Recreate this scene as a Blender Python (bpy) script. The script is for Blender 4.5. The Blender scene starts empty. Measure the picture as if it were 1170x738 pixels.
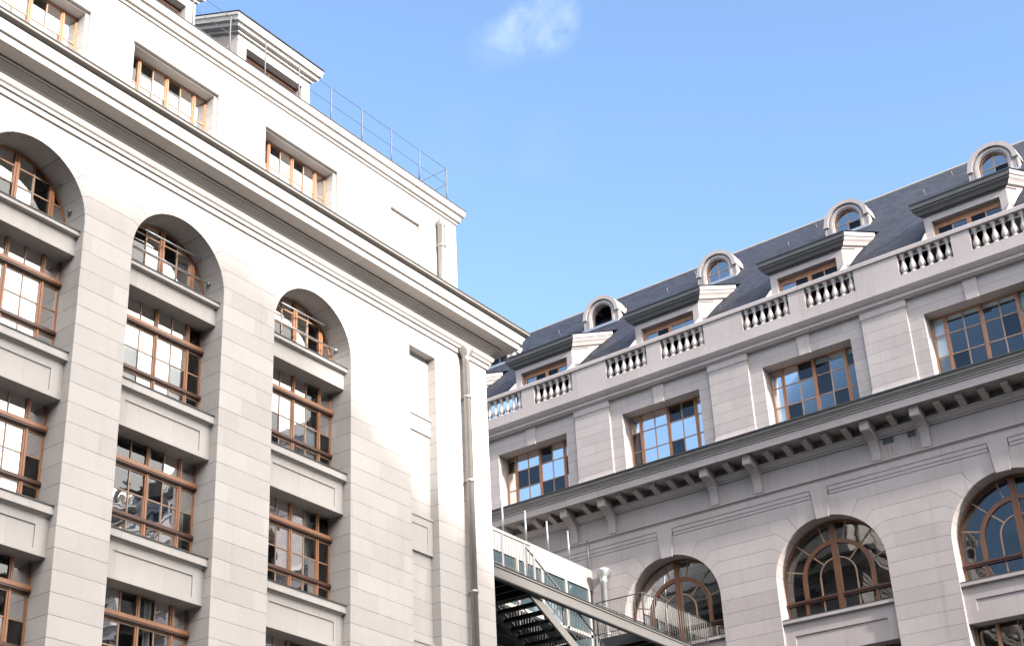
import bpy, bmesh, math, random
from mathutils import Vector, Matrix
R = math.radians
random.seed(7)
S = bpy.context.scene
COL = S.collection

# ------------------------------------------------------------------ camera
cam_d = bpy.data.cameras.new("camera")
cam = bpy.data.objects.new("camera", cam_d)
COL.objects.link(cam)
S.camera = cam
pitch, roll, head = R(24.52), R(0.24), R(41.01)
cam_d.sensor_width = 36.0
cam_d.lens = 1629.2 / 1170 * 36.0
cam_d.shift_x = (585 - 425.1) / 1170
cam_d.shift_y = (498.4 - 369) / 1170
cam_d.clip_start = 0.1
cam_d.clip_end = 6000
hd = Vector((math.cos(head), math.sin(head), 0))
rt = Vector((math.sin(head), -math.cos(head), 0))
up = Vector((0, 0, 1))
fwd = hd * math.cos(pitch) + up * math.sin(pitch)
dwn = hd * math.sin(pitch) - up * math.cos(pitch)
r2 = rt * math.cos(roll) + dwn * math.sin(roll)
d2 = -rt * math.sin(roll) + dwn * math.cos(roll)
M = Matrix((r2, -d2, -fwd)).transposed().to_4x4()
M.translation = Vector((0, 0, 1.6))
cam.matrix_world = M

# ------------------------------------------------------------------ light
SUN_EL, SUN_AZ = 23.0, 9.0          # height, and degrees from -Y towards -X
sd = Vector((-math.sin(R(SUN_AZ)) * math.cos(R(SUN_EL)), -math.cos(R(SUN_AZ)) * math.cos(R(SUN_EL)), math.sin(R(SUN_EL))))
sun_d = bpy.data.lights.new("sun", 'SUN')
sun_d.energy = 4.2
sun_d.angle = R(2.0)
sun_d.color = (1.0, 0.93, 0.85)
sun = bpy.data.objects.new("sun", sun_d)
COL.objects.link(sun)
sun.rotation_euler = sd.to_track_quat('Z', 'Y').to_euler()
sun.location = (0, -60, 60)

W = bpy.data.worlds.new("World")
S.world = W
W.use_nodes = True
nt = W.node_tree
nt.nodes.clear()
wo = nt.nodes.new("ShaderNodeOutputWorld")
bg = nt.nodes.new("ShaderNodeBackground")
sky = nt.nodes.new("ShaderNodeTexSky")
sky.sky_type = 'NISHITA'
sky.sun_disc = False
sky.sun_elevation = R(SUN_EL)
sky.sun_rotation = math.atan2(sd.x, sd.y)
sky.altitude = 50
sky.air_density = 1.0
sky.dust_density = 0.25
sky.ozone_density = 2.2
bg.inputs['Strength'].default_value = 0.15
tc = nt.nodes.new("ShaderNodeTexCoord")


def wmath(op, a, b=None, c=None, clamp=False):
    n = nt.nodes.new("ShaderNodeMath")
    n.operation = op
    n.use_clamp = clamp
    for i, v in enumerate((a, b, c)):
        if v is None:
            continue
        if isinstance(v, (int, float)):
            n.inputs[i].default_value = v
        else:
            nt.links.new(v, n.inputs[i])
    return n.outputs[0]


def wdot(vec):
    n = nt.nodes.new("ShaderNodeVectorMath")
    n.operation = 'DOT_PRODUCT'
    nt.links.new(tc.outputs['Generated'], n.inputs[0])
    n.inputs[1].default_value = vec
    return n.outputs['Value']


def pix_dir(x, y):
    return ((x - 425.1) * r2 + (y - 498.4) * d2 + 1629.2 * fwd).normalized()


# clouds: unseen white cumulus sunward, shaped and brightened as fill light; one thin wisp over the roofs
wn = nt.nodes.new("ShaderNodeTexNoise")
wn.inputs['Scale'].default_value = 1.9
wn.inputs['Detail'].default_value = 9
wn.inputs['Roughness'].default_value = 0.6
nt.links.new(tc.outputs['Generated'], wn.inputs['Vector'])
south = wmath('MULTIPLY_ADD', wdot((-0.10, -0.74, 0.67)), 3.2, -1.45, True)
big = wmath('MULTIPLY', wmath('MULTIPLY_ADD', wn.outputs['Fac'], 5.0, -1.3, True), south)
wisp_n = nt.nodes.new("ShaderNodeTexNoise")
wisp_n.inputs['Scale'].default_value = 22
wisp_n.inputs['Detail'].default_value = 10
wisp_n.inputs['Roughness'].default_value = 0.62
wisp_n.inputs['Distortion'].default_value = 0.25
mp = nt.nodes.new("ShaderNodeMapping")
mp.inputs['Location'].default_value = (3.1, 1.7, 0.4)
nt.links.new(tc.outputs['Generated'], mp.inputs['Vector'])
nt.links.new(mp.outputs['Vector'], wisp_n.inputs['Vector'])


def blob(x, y, rad, gain):
    c = pix_dir(x, y)
    d = wdot(tuple(c))
    k = math.cos(rad)
    return wmath('MULTIPLY', wmath('MULTIPLY_ADD', d, 1.0 / (1 - k), -k / (1 - k), True), gain)


bl = blob(622, 26, 0.026, 0.95)
for (x, y, r_, g_) in ((600, 38, 0.022, 0.55), (578, 48, 0.020, 0.5), (556, 56, 0.018, 0.35), (636, 12, 0.020, 0.5), (606, 18, 0.018, 0.3), (640, 36, 0.014, 0.3), (618, 172, 0.028, 0.16), (520, 168, 0.035, 0.10)):
    bl = wmath('ADD', bl, blob(x, y, r_, g_))
wis = wmath('MULTIPLY', wmath('MULTIPLY_ADD', wisp_n.outputs['Fac'], 3.0, -1.05, True), wmath('POWER', wmath('MINIMUM', bl, 1.0), 1.15))
wis = wmath('MULTIPLY', wis, 0.06)
fac = wmath('ADD', big, wis, None, True)
mx = nt.nodes.new("ShaderNodeMix")
mx.data_type = 'RGBA'
mx.inputs[7].default_value = (16.0, 15.2, 14.4, 1)
nt.links.new(fac, mx.inputs[0])
nt.links.new(sky.outputs['Color'], mx.inputs[6])
nt.links.new(mx.outputs[2], bg.inputs['Color'])
nt.links.new(bg.outputs[0], wo.inputs[0])

S.view_settings.view_transform = 'Standard'
S.view_settings.look = 'None'
S.view_settings.exposure = 1.5
S.view_settings.gamma = 1.0
S.view_settings.use_curve_mapping = False
S.render.engine = 'CYCLES'
S.cycles.max_bounces = 8
S.cycles.diffuse_bounces = 1
S.cycles.glossy_bounces = 4
S.cycles.transparent_max_bounces = 8


# ------------------------------------------------------------------ materials
class NT:
    def __init__(s, name):
        s.m = bpy.data.materials.new(name)
        s.m.use_nodes = True
        s.t = s.m.node_tree
        s.b = s.t.nodes['Principled BSDF']
        s.out = s.t.nodes['Material Output']

    def n(s, kind, **kw):
        k = s.t.nodes.new(kind)
        for a, v in kw.items():
            if hasattr(k, a):
                setattr(k, a, v)
            else:
                k.inputs[a].default_value = v
        return k

    def l(s, a, b):
        s.t.links.new(a, b)

    def math(s, op, a, b=None, c=None, clamp=False):
        k = s.t.nodes.new("ShaderNodeMath")
        k.operation = op
        k.use_clamp = clamp
        for i, v in enumerate((a, b, c)):
            if v is None:
                continue
            if isinstance(v, (int, float)):
                k.inputs[i].default_value = v
            else:
                s.l(v, k.inputs[i])
        return k.outputs[0]

    def noise(s, vec, scale, detail=4, rough=0.55):
        k = s.n("ShaderNodeTexNoise")
        k.inputs['Scale'].default_value = scale
        k.inputs['Detail'].default_value = detail
        k.inputs['Roughness'].default_value = rough
        if vec is not None:
            s.l(vec, k.inputs['Vector'])
        return k.outputs['Fac']

    def mapv(s, vec, scale):
        k = s.n("ShaderNodeMapping")
        k.inputs['Scale'].default_value = scale
        s.l(vec, k.inputs['Vector'])
        return k.outputs['Vector']

    def mixc(s, f, a, b, mode='MIX'):
        k = s.n("ShaderNodeMix", data_type='RGBA', blend_type=mode)
        for i, v in ((0, f), (6, a), (7, b)):
            if isinstance(v, (int, float)):
                k.inputs[i].default_value = v
            elif isinstance(v, tuple):
                k.inputs[i].default_value = v if len(v) == 4 else v + (1,)
            else:
                s.l(v, k.inputs[i])
        return k.outputs[2]


def stone(name, col, joints=False, dirt=0.20, stain=0.0, axis=None):
    m = NT(name)
    geo = m.n("ShaderNodeNewGeometry").outputs['Position']
    big = m.noise(geo, 0.35, 5, 0.6)
    fine = m.noise(geo, 5.0, 6, 0.7)
    streak = m.noise(m.mapv(geo, (3.0, 3.0, 0.18)), 1.0, 6, 0.65)
    f = m.math('ADD', m.math('MULTIPLY_ADD', big, dirt * 1.2, 1.0 - dirt * .6), m.math('MULTIPLY_ADD', fine, dirt * 0.6, -dirt * 0.3))
    f = m.math('ADD', f, m.math('MULTIPLY', m.math('MULTIPLY_ADD', streak, 3.0, -1.7, True), -dirt * .8))
    if stain:
        st2 = m.noise(m.mapv(geo, (6.0, 6.0, 0.5)), 1.0, 8, 0.75)
        f = m.math('ADD', f, m.math('MULTIPLY', m.math('MULTIPLY_ADD', st2, 4.0, -2.1, True), -stain))
    if axis is not None:
        sp_ = m.n("ShaderNodeSeparateXYZ")
        m.l(geo, sp_.inputs[0])
        u_ = m.math('DIVIDE', sp_.outputs[axis], 1.47)
        fu = m.math('FRACT', u_)
        du = m.math('MINIMUM', fu, m.math('SUBTRACT', 1.0, fu))
        jl = m.math('SUBTRACT', 1.0, m.math('DIVIDE', du, 0.011, None, True), None, True)
        f = m.math('ADD', f, m.math('MULTIPLY', jl, -0.16))
        wb = m.n("ShaderNodeTexWhiteNoise", noise_dimensions='1D')
        m.l(m.math('FLOOR', u_), wb.inputs['W'])
        f = m.math('ADD', f, m.math('MULTIPLY_ADD', wb.outputs['Value'], 0.09, -0.045))
    bump_h = m.math('MULTIPLY', fine, 0.15)
    hue = m.mixc(m.math('MULTIPLY_ADD', m.noise(geo, 0.8, 3), 2.0, -0.5, True), col, (col[0] * .985, col[1] * 1.0, col[2] * 1.03))
    if joints:
        uv = m.n("ShaderNodeUVMap").outputs['UV']
        sep = m.n("ShaderNodeSeparateXYZ")
        m.l(uv, sep.inputs[0])
        fr = m.math('FRACT', sep.outputs['Y'])
        row = m.math('FLOOR', sep.outputs['Y'])
        dist = m.math('MINIMUM', fr, m.math('SUBTRACT', 1.0, fr))
        line = m.math('SUBTRACT', 1.0, m.math('DIVIDE', dist, 0.030, None, True), None, True)
        # tone of each course and block
        off = m.math('MULTIPLY', m.math('FRACT', m.math('MULTIPLY', row, 0.37)), 1.7)
        blk = m.math('FLOOR', m.math('ADD', m.math('DIVIDE', sep.outputs['X'], 1.35), off))
        cmb = m.n("ShaderNodeCombineXYZ")
        m.l(blk, cmb.inputs[0]); m.l(row, cmb.inputs[1])
        wn_ = m.n("ShaderNodeTexWhiteNoise", noise_dimensions='2D')
        m.l(cmb.outputs[0], wn_.inputs['Vector'])
        f = m.math('ADD', f, m.math('MULTIPLY_ADD', wn_.outputs['Value'], 0.13, -0.065))
        wear = m.math('MULTIPLY_ADD', m.noise(geo, 2.1, 3), 1.3, 0.0, True)
        f = m.math('MULTIPLY', f, m.math('MULTIPLY_ADD', m.math('MULTIPLY', line, wear), -0.78, 1.0))
        bump_h = m.math('ADD', bump_h, m.math('MULTIPLY', line, -1.0))
    c = m.mixc(1.0, hue, m_rgb(m, f), 'MULTIPLY')
    m.l(c, m.b.inputs['Base Color'])
    bmp = m.n("ShaderNodeBump")
    bmp.inputs['Strength'].default_value = 0.35
    bmp.inputs['Distance'].default_value = 0.012
    m.l(bump_h, bmp.inputs['Height'])
    m.l(bmp.outputs[0], m.b.inputs['Normal'])
    m.b.inputs['Roughness'].default_value = 0.85
    m.b.inputs['Specular IOR Level'].default_value = 0.25
    return m.m


def m_rgb(m, f):
    k = m.n("ShaderNodeCombineColor")
    for i in range(3):
        m.l(f, k.inputs[i])
    return k.outputs[0]


def plain(name, col, rough=0.6, metal=0.0, var=0.12, scale=3.0, spec=0.5):
    m = NT(name)
    geo = m.n("ShaderNodeNewGeometry").outputs['Position']
    f = m.math('MULTIPLY_ADD', m.noise(geo, scale, 5, 0.65), var * 2, 1 - var)
    m.l(m.mixc(1.0, col, m_rgb(m, f), 'MULTIPLY'), m.b.inputs['Base Color'])
    m.b.inputs['Roughness'].default_value = rough
    m.b.inputs['Metallic'].default_value = metal
    m.b.inputs['Specular IOR Level'].default_value = spec
    return m.m


def wood(name, col):
    m = NT(name)
    geo = m.n("ShaderNodeNewGeometry").outputs['Position']
    g = m.noise(m.mapv(geo, (14, 14, 1.2)), 1.0, 6, 0.7)
    g2 = m.noise(geo, 1.3, 3)
    f = m.math('ADD', m.math('MULTIPLY_ADD', g, 0.7, 0.6), m.math('MULTIPLY_ADD', g2, 0.6, -0.3))
    m.l(m.mixc(1.0, col, m_rgb(m, f), 'MULTIPLY'), m.b.inputs['Base Color'])
    m.b.inputs['Roughness'].default_value = 0.42
    return m.m


def glass(name, tint, refl=1.0):
    """window glass: mirrors its surroundings by Fresnel, lets the dark room behind show"""
    m = NT(name)
    gl = m.n("ShaderNodeBsdfGlossy")
    gl.inputs['Roughness'].default_value = 0.015
    gl.inputs['Color'].default_value = (refl, refl, refl, 1)
    tr = m.n("ShaderNodeBsdfTransparent")
    tr.inputs['Color'].default_value = tint
    fr = m.n("ShaderNodeFresnel")
    fr.inputs['IOR'].default_value = 1.8
    geo = m.n("ShaderNodeNewGeometry").outputs['Position']
    bmp = m.n("ShaderNodeBump")
    bmp.inputs['Strength'].default_value = 0.06
    bmp.inputs['Distance'].default_value = 0.05
    m.l(m.noise(geo, 1.7, 1), bmp.inputs['Height'])
    m.l(bmp.outputs[0], gl.inputs['Normal'])
    mix = m.n("ShaderNodeMixShader")
    m.l(fr.outputs[0], mix.inputs[0])
    m.l(tr.outputs[0], mix.inputs[1])
    m.l(gl.outputs[0], mix.inputs[2])
    m.l(mix.outputs[0], m.out.inputs['Surface'])
    return m.m


def slate(name):
    m = NT(name)
    uv = m.n("ShaderNodeUVMap").outputs['UV']
    br = m.n("ShaderNodeTexBrick")
    m.l(uv, br.inputs['Vector'])
    br.inputs['Scale'].default_value = 1.0
    br.inputs['Brick Width'].default_value = 0.30
    br.inputs['Row Height'].default_value = 0.16
    br.inputs['Mortar Size'].default_value = 0.010
    br.inputs['Mortar Smooth'].default_value = 0.3
    br.inputs['Bias'].default_value = 0.0
    br.inputs['Color1'].default_value = (0.008, 0.011, 0.021, 1)
    br.inputs['Color2'].default_value = (0.026, 0.031, 0.048, 1)
    br.inputs['Mortar'].default_value = (0.006, 0.006, 0.009, 1)
    geo = m.n("ShaderNodeNewGeometry").outputs['Position']
    f = m.math('ADD', m.math('MULTIPLY_ADD', m.noise(geo, 0.9, 6, 0.7), 1.2, 0.25), m.math('MULTIPLY', m.noise(m.mapv(geo, (1.0, 5.0, 1.0)), 1.0, 5), 0.35))
    m.l(m.mixc(1.0, br.outputs['Color'], m_rgb(m, f), 'MULTIPLY'), m.b.inputs['Base Color'])
    bmp = m.n("ShaderNodeBump")
    bmp.inputs['Strength'].default_value = 0.5
    bmp.inputs['Distance'].default_value = 0.015
    m.l(m.math('MULTIPLY_ADD', br.outputs['Fac'], -1.0, m.noise(geo, 6, 3)), bmp.inputs['Height'])
    m.l(bmp.outputs[0], m.b.inputs['Normal'])
    m.b.inputs['Roughness'].default_value = 0.68
    m.b.inputs['Specular IOR Level'].default_value = 0.22
    return m.m


MT = dict(
    lj=stone("limestone_courses", (0.455, 0.425, 0.400), True, 0.24, 0.06),
    lp=stone("limestone_smooth", (0.450, 0.420, 0.395), False, 0.22, 0.0, 0),
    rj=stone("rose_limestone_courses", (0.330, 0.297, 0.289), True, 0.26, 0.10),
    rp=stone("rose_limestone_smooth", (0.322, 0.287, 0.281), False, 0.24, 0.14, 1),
    bal=stone("weathered_baluster_stone", (0.36, 0.325, 0.31), False, 0.3, 0.30),
    wood=wood("varnished_oak", (0.35, 0.165, 0.085)),
    woodd=wood("dark_oak", (0.085, 0.034, 0.020)),
    bar=wood("pale_glazing_bar", (0.32, 0.205, 0.135)),
    glass=glass("window_glass", (0.80, 0.86, 0.88, 1), 0.78),
    glassd=glass("dormer_glass", (0.80, 0.86, 0.88, 1), 0.40),
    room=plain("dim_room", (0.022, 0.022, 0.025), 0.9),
    curtain=plain("linen_curtain", (0.42, 0.40, 0.36), 0.95, 0, 0.1),
    blind=plain("pale_blind", (0.72, 0.74, 0.76), 0.9, 0, 0.05),
    flash=plain("dark_lead_flashing", (0.045, 0.05, 0.052), 0.5, 0.3),
    lead=plain("weathered_lead", (0.17, 0.158, 0.15), 0.6, 0.0, 0.3, 2.0),
    darklead=plain("dark_leadwork", (0.060, 0.058, 0.060), 0.6, 0.0, 0.3, 2.0),
    zinc=plain("grey_zinc", (0.42, 0.43, 0.44), 0.42, 0.75, 0.2),
    pipe=plain("painted_pipe", (0.30, 0.285, 0.27), 0.35, 0.55, 0.2),
    steel=plain("galvanised_steel", (0.30, 0.31, 0.32), 0.45, 0.7, 0.15),
    rail=plain("railing_steel", (0.10, 0.105, 0.11), 0.5, 0.2, 0.2),
    woodr=wood("umber_oak", (0.17, 0.072, 0.032)),
    dsteel=plain("dark_painted_steel", (0.028, 0.030, 0.034), 0.45, 0.2, 0.2),
    gsteel=plain("grey_steel", (0.115, 0.11, 0.107), 0.55, 0.0, 0.15),
    white=plain("pale_cladding", (0.27, 0.262, 0.252), 0.45, 0.0, 0.05),
    teal=plain("tinted_glass_panel", (0.035, 0.055, 0.065), 0.08, 0.0, 0.15, 0.6, 0.9),
    slate=slate("slate"),
    grey=stone("courtyard_block_render", (0.25, 0.23, 0.21)),
    rust=plain("rust_run", (0.25, 0.19, 0.16), 0.9),
    ground=plain("courtyard_paving", (0.042, 0.040, 0.038), 0.8, 0, 0.25, 0.8),
)


# ------------------------------------------------------------------ helpers
def tag(o, label=None, cat=None, group=None, kind=None):
    if label: o['label'] = label
    if cat: o['category'] = cat
    if group: o['group'] = group
    if kind: o['kind'] = kind
    return o


def empty(name, loc=(0, 0, 0)):
    o = bpy.data.objects.new(name, None)
    o.location = loc
    o.empty_display_size = 0.5
    COL.objects.link(o)
    return o


class MB:
    """collects faces in facade coordinates (a along, d into the building, z up)"""

    def __init__(s, F=None):
        s.F = F or (lambda a, d, z: (a, d, z))
        s.v, s.f, s.uv = [], [], []

    def face(s, pts, uv=None):
        i = len(s.v)
        s.v += [s.F(*p) for p in pts]
        s.f.append(tuple(range(i, i + len(pts))))
        s.uv.append(uv or [(p[0], p[2]) for p in pts])

    def box(s, a0, a1, d0, d1, z0, z1):
        P = [(a, d, z) for a in (a0, a1) for d in (d0, d1) for z in (z0, z1)]
        for q in ((0, 1, 3, 2), (4, 6, 7, 5), (0, 4, 5, 1), (2, 3, 7, 6), (0, 2, 6, 4), (1, 5, 7, 3)):
            s.face([P[k] for k in q])

    def sweep(s, prof, a0, a1, m0=0, m1=0, caps=True):
        """extrude closed profile [(d,z)] along a. m0/m1: mitre, end shifts outward by -d"""
        A = [(a0 + (d * m0), d, z) for d, z in prof]
        B = [(a1 - (d * m1), d, z) for d, z in prof]
        n = len(prof)
        for i in range(n):
            j = (i + 1) % n
            s.face([A[i], B[i], B[j], A[j]])
        if caps:
            s.face(A); s.face(B[::-1])

    def prism(s, poly, d0, d1):
        """poly [(a,z)] extruded in d"""
        n = len(poly)
        for i in range(n):
            j = (i + 1) % n
            s.face([(poly[i][0], d0, poly[i][1]), (poly[j][0], d0, poly[j][1]), (poly[j][0], d1, poly[j][1]), (poly[i][0], d1, poly[i][1])])
        s.face([(a, d0, z) for a, z in poly])
        s.face([(a, d1, z) for a, z in poly][::-1])

    def side(s, poly, a0, a1):
        """poly [(d,z)] extruded in a"""
        s.sweep(poly, a0, a1)

    def bar(s, p, q, w, h=None, n=4):
        p, q = Vector(p), Vector(q)
        h = h or w
        t = (q - p).normalized()
        up_ = Vector((0, 0, 1)) if abs(t.z) < 0.95 else Vector((0, 1, 0))
        x = t.cross(up_).normalized()
        y = x.cross(t)
        if n == 4:
            ring = [(-w / 2, -h / 2), (w / 2, -h / 2), (w / 2, h / 2), (-w / 2, h / 2)]
        else:
            ring = [(w / 2 * math.cos(2 * math.pi * k / n), w / 2 * math.sin(2 * math.pi * k / n)) for k in range(n)]
        A = [tuple(p + x * a + y * b) for a, b in ring]
        B = [tuple(q + x * a + y * b) for a, b in ring]
        m = len(ring)
        for i in range(m):
            j = (i + 1) % m
            s.face([A[i], A[j], B[j], B[i]])
        s.face(A[::-1]); s.face(B)

    def lathe(s, prof, ca, cd, n=12):
        """prof [(r,z)] about vertical axis"""
        for i in range(len(prof) - 1):
            (r0, z0), (r1, z1) = prof[i], prof[i + 1]
            for k in range(n):
                t0, t1 = 2 * math.pi * k / n, 2 * math.pi * (k + 1) / n
                s.face([(ca + r0 * math.cos(t0), cd + r0 * math.sin(t0), z0), (ca + r0 * math.cos(t1), cd + r0 * math.sin(t1), z0),
                        (ca + r1 * math.cos(t1), cd + r1 * math.sin(t1), z1), (ca + r1 * math.cos(t0), cd + r1 * math.sin(t0), z1)])

    def ring(s, ca, cz, r0, r1, d0, d1, t0=0, t1=180, n=24):
        """arched bar between radii r0<r1"""
        for k in range(n):
            a, b = R(t0 + (t1 - t0) * k / n), R(t0 + (t1 - t0) * (k + 1) / n)
            P = lambda r, t, d: (ca + r * math.cos(t), d, cz + r * math.sin(t))
            s.face([P(r0, a, d0), P(r1, a, d0), P(r1, b, d0), P(r0, b, d0)])
            s.face([P(r0, a, d1), P(r0, b, d1), P(r1, b, d1), P(r1, a, d1)])
            s.face([P(r0, a, d0), P(r0, b, d0), P(r0, b, d1), P(r0, a, d1)])
            s.face([P(r1, a, d0), P(r1, a, d1), P(r1, b, d1), P(r1, b, d0)])

    def build(s, name, mat, parent=None, smooth=False, bevel=0.0):
        me = bpy.data.meshes.new(name)
        me.from_pydata(s.v, [], s.f)
        uvl = me.uv_layers.new(name="UVMap")
        i = 0
        for f in s.uv:
            for u in f:
                uvl.data[i].uv = u
                i += 1
        bm = bmesh.new()
        bm.from_mesh(me)
        bmesh.ops.remove_doubles(bm, verts=bm.verts, dist=0.0004)
        bmesh.ops.recalc_face_normals(bm, faces=bm.faces)
        bm.to_mesh(me)
        bm.free()
        me.materials.append(MT[mat])
        if smooth:
            for p in me.polygons:
                p.use_smooth = True
        o = bpy.data.objects.new(name, me)
        COL.objects.link(o)
        if parent:
            o.parent = parent
        if bevel:
            b = o.modifiers.new("bevel", 'BEVEL')
            b.width = bevel
            b.segments = 2
            b.limit_method = 'ANGLE'
            b.angle_limit = R(40)
        return o


def copy_part(o, parent, off, label=None):
    c = o.copy()
    COL.objects.link(c)
    c.parent = parent
    c.location = Vector(o.location) + Vector(off)
    for ch in o.children:
        g = ch.copy()
        COL.objects.link(g)
        g.parent = c
        for gg in ch.children:
            h = gg.copy()
            COL.objects.link(h)
            h.parent = g
    return c


def sub(o, parent):
    o.parent = parent
    return o


# facade coordinates -> world (metres)
def FL(a, d, z):
    return (a, 24.0 + d, z)


XR, U, Z0 = 46.8, 1.17, -0.272      # right range: its module is 1.17 m


def FR(a, d, z):
    return (XR + U * d, U * a, Z0 + U * z)


# ------------------------------------------------------------------ walls with arches
def arch_wall(m, a_start, a_end, z_bot, z_top, arches, r, zs, d0, d_rev, h, ph, ringf, n=28, bottom_open=True):
    """flat wall in plane d0 pierced by tall arched bays; arches = centres"""
    V = lambda z: (z - ph) / h

    def quad(a0, a1, z0, z1):
        # cut to courses is not needed, the joints live in UV
        m.face([(a0, d0, z0), (a1, d0, z0), (a1, d0, z1), (a0, d0, z1)], [(a0, V(z0)), (a1, V(z0)), (a1, V(z1)), (a0, V(z1))])

    cur = a_start
    ts = [math.pi / 2 * k / 90 for k in range(91)]
    ro, tmax = max((ringf(t) * math.cos(t), t) for t in ts)
    for c in arches:
        quad(cur, c - ro, z_bot, z_top)
        # jamb strips between opening and ring foot
        for sg in (-1, 1):
            x0, x1 = sorted((c + sg * r, c + sg * ro))
            quad(x0, x1, z_bot, zs)
        pts = []
        for k in range(n + 1):
            t = math.pi - math.pi * k / n
            R_ = ringf(t)
            ox = R_ * math.cos(t)
            if min(t, math.pi - t) < tmax:
                ox = math.copysign(ro, math.cos(t))
            pts.append((c + r * math.cos(t), zs + r * math.sin(t), c + ox, zs + R_ * math.sin(t), t))
        vt = []
        for p in pts:
            v = V(p[3])
            if abs(p[4] - math.pi / 2) < R(14):
                v = V(zs + ringf(math.pi / 2 + R(14)) * math.sin(math.pi / 2 + R(14)))
            vt.append(v)
        for k in range(n):
            p, q = pts[k], pts[k + 1]
            m.face([(p[0], d0, p[1]), (q[0], d0, q[1]), (q[2], d0, q[3]), (p[2], d0, p[3])],
                   [(p[0], vt[k]), (q[0], vt[k + 1]), (q[2], vt[k + 1]), (p[2], vt[k])])
            if abs(p[2] - q[2]) > 1e-6:
                m.face([(p[2], d0, p[3]), (q[2], d0, q[3]), (q[2], d0, z_top), (p[2], d0, z_top)],
                       [(p[2], V(p[3])), (q[2], V(q[3])), (q[2], V(z_top)), (p[2], V(z_top))])
            # intrados
            m.face([(p[0], d0, p[1]), (q[0], d0, q[1]), (q[0], d_rev, q[1]), (p[0], d_rev, p[1])],
                   [(0, vt[k]), (0, vt[k + 1]), (d_rev, vt[k + 1]), (d_rev, vt[k])])
        for sg in (-1, 1):
            x = c + sg * r
            m.face([(x, d0, z_bot), (x, d_rev, z_bot), (x, d_rev, zs), (x, d0, zs)],
                   [(0, V(z_bot)), (d_rev, V(z_bot)), (d_rev, V(zs)), (0, V(zs))])
        cur = c + ro
    quad(cur, a_end, z_bot, z_top)


def rect_wall(m, a0, a1, z0, z1, holes, d0, d_rev, h, ph):
    """flat wall with rectangular holes [(a0,a1,z0,z1)] sorted by a"""
    V = lambda z: (z - ph) / h

    def quad(x0, x1, y0, y1):
        if x1 - x0 > 1e-4 and y1 - y0 > 1e-4:
            m.face([(x0, d0, y0), (x1, d0, y0), (x1, d0, y1), (x0, d0, y1)], [(x0, V(y0)), (x1, V(y0)), (x1, V(y1)), (x0, V(y1))])
    cur = a0
    for (h0, h1, y0, y1) in holes:
        quad(cur, h0, z0, z1)
        quad(h0, h1, z0, y0)
        quad(h0, h1, y1, z1)
        for x in (h0, h1):
            m.face([(x, d0, y0), (x, d_rev, y0), (x, d_rev, y1), (x, d0, y1)], [(0, V(y0)), (d_rev, V(y0)), (d_rev, V(y1)), (0, V(y1))])
        for y in (y0, y1):
            m.face([(h0, d0, y), (h1, d0, y), (h1, d_rev, y), (h0, d_rev, y)], [(h0, .5), (h1, .5), (h1, .5), (h0, .5)])
        cur = h1
    quad(cur, a1, z0, z1)


def pane_quad(m, a0, a1, z0, z1, d, tilt=0.0007):
    ta, tz = random.uniform(-tilt, tilt), random.uniform(-tilt, tilt)
    w, h = (a1 - a0), (z1 - z0)
    m.face([(a0, d - ta * w - tz * h, z0), (a1, d + ta * w - tz * h, z0), (a1, d + ta * w + tz * h, z1), (a0, d - ta * w + tz * h, z1)])


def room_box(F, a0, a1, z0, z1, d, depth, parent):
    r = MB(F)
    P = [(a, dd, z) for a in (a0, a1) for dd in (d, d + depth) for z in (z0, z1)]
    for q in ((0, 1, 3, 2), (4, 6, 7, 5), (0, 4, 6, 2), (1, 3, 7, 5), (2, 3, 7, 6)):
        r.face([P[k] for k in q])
    return r.build('room', 'room', parent)


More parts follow.
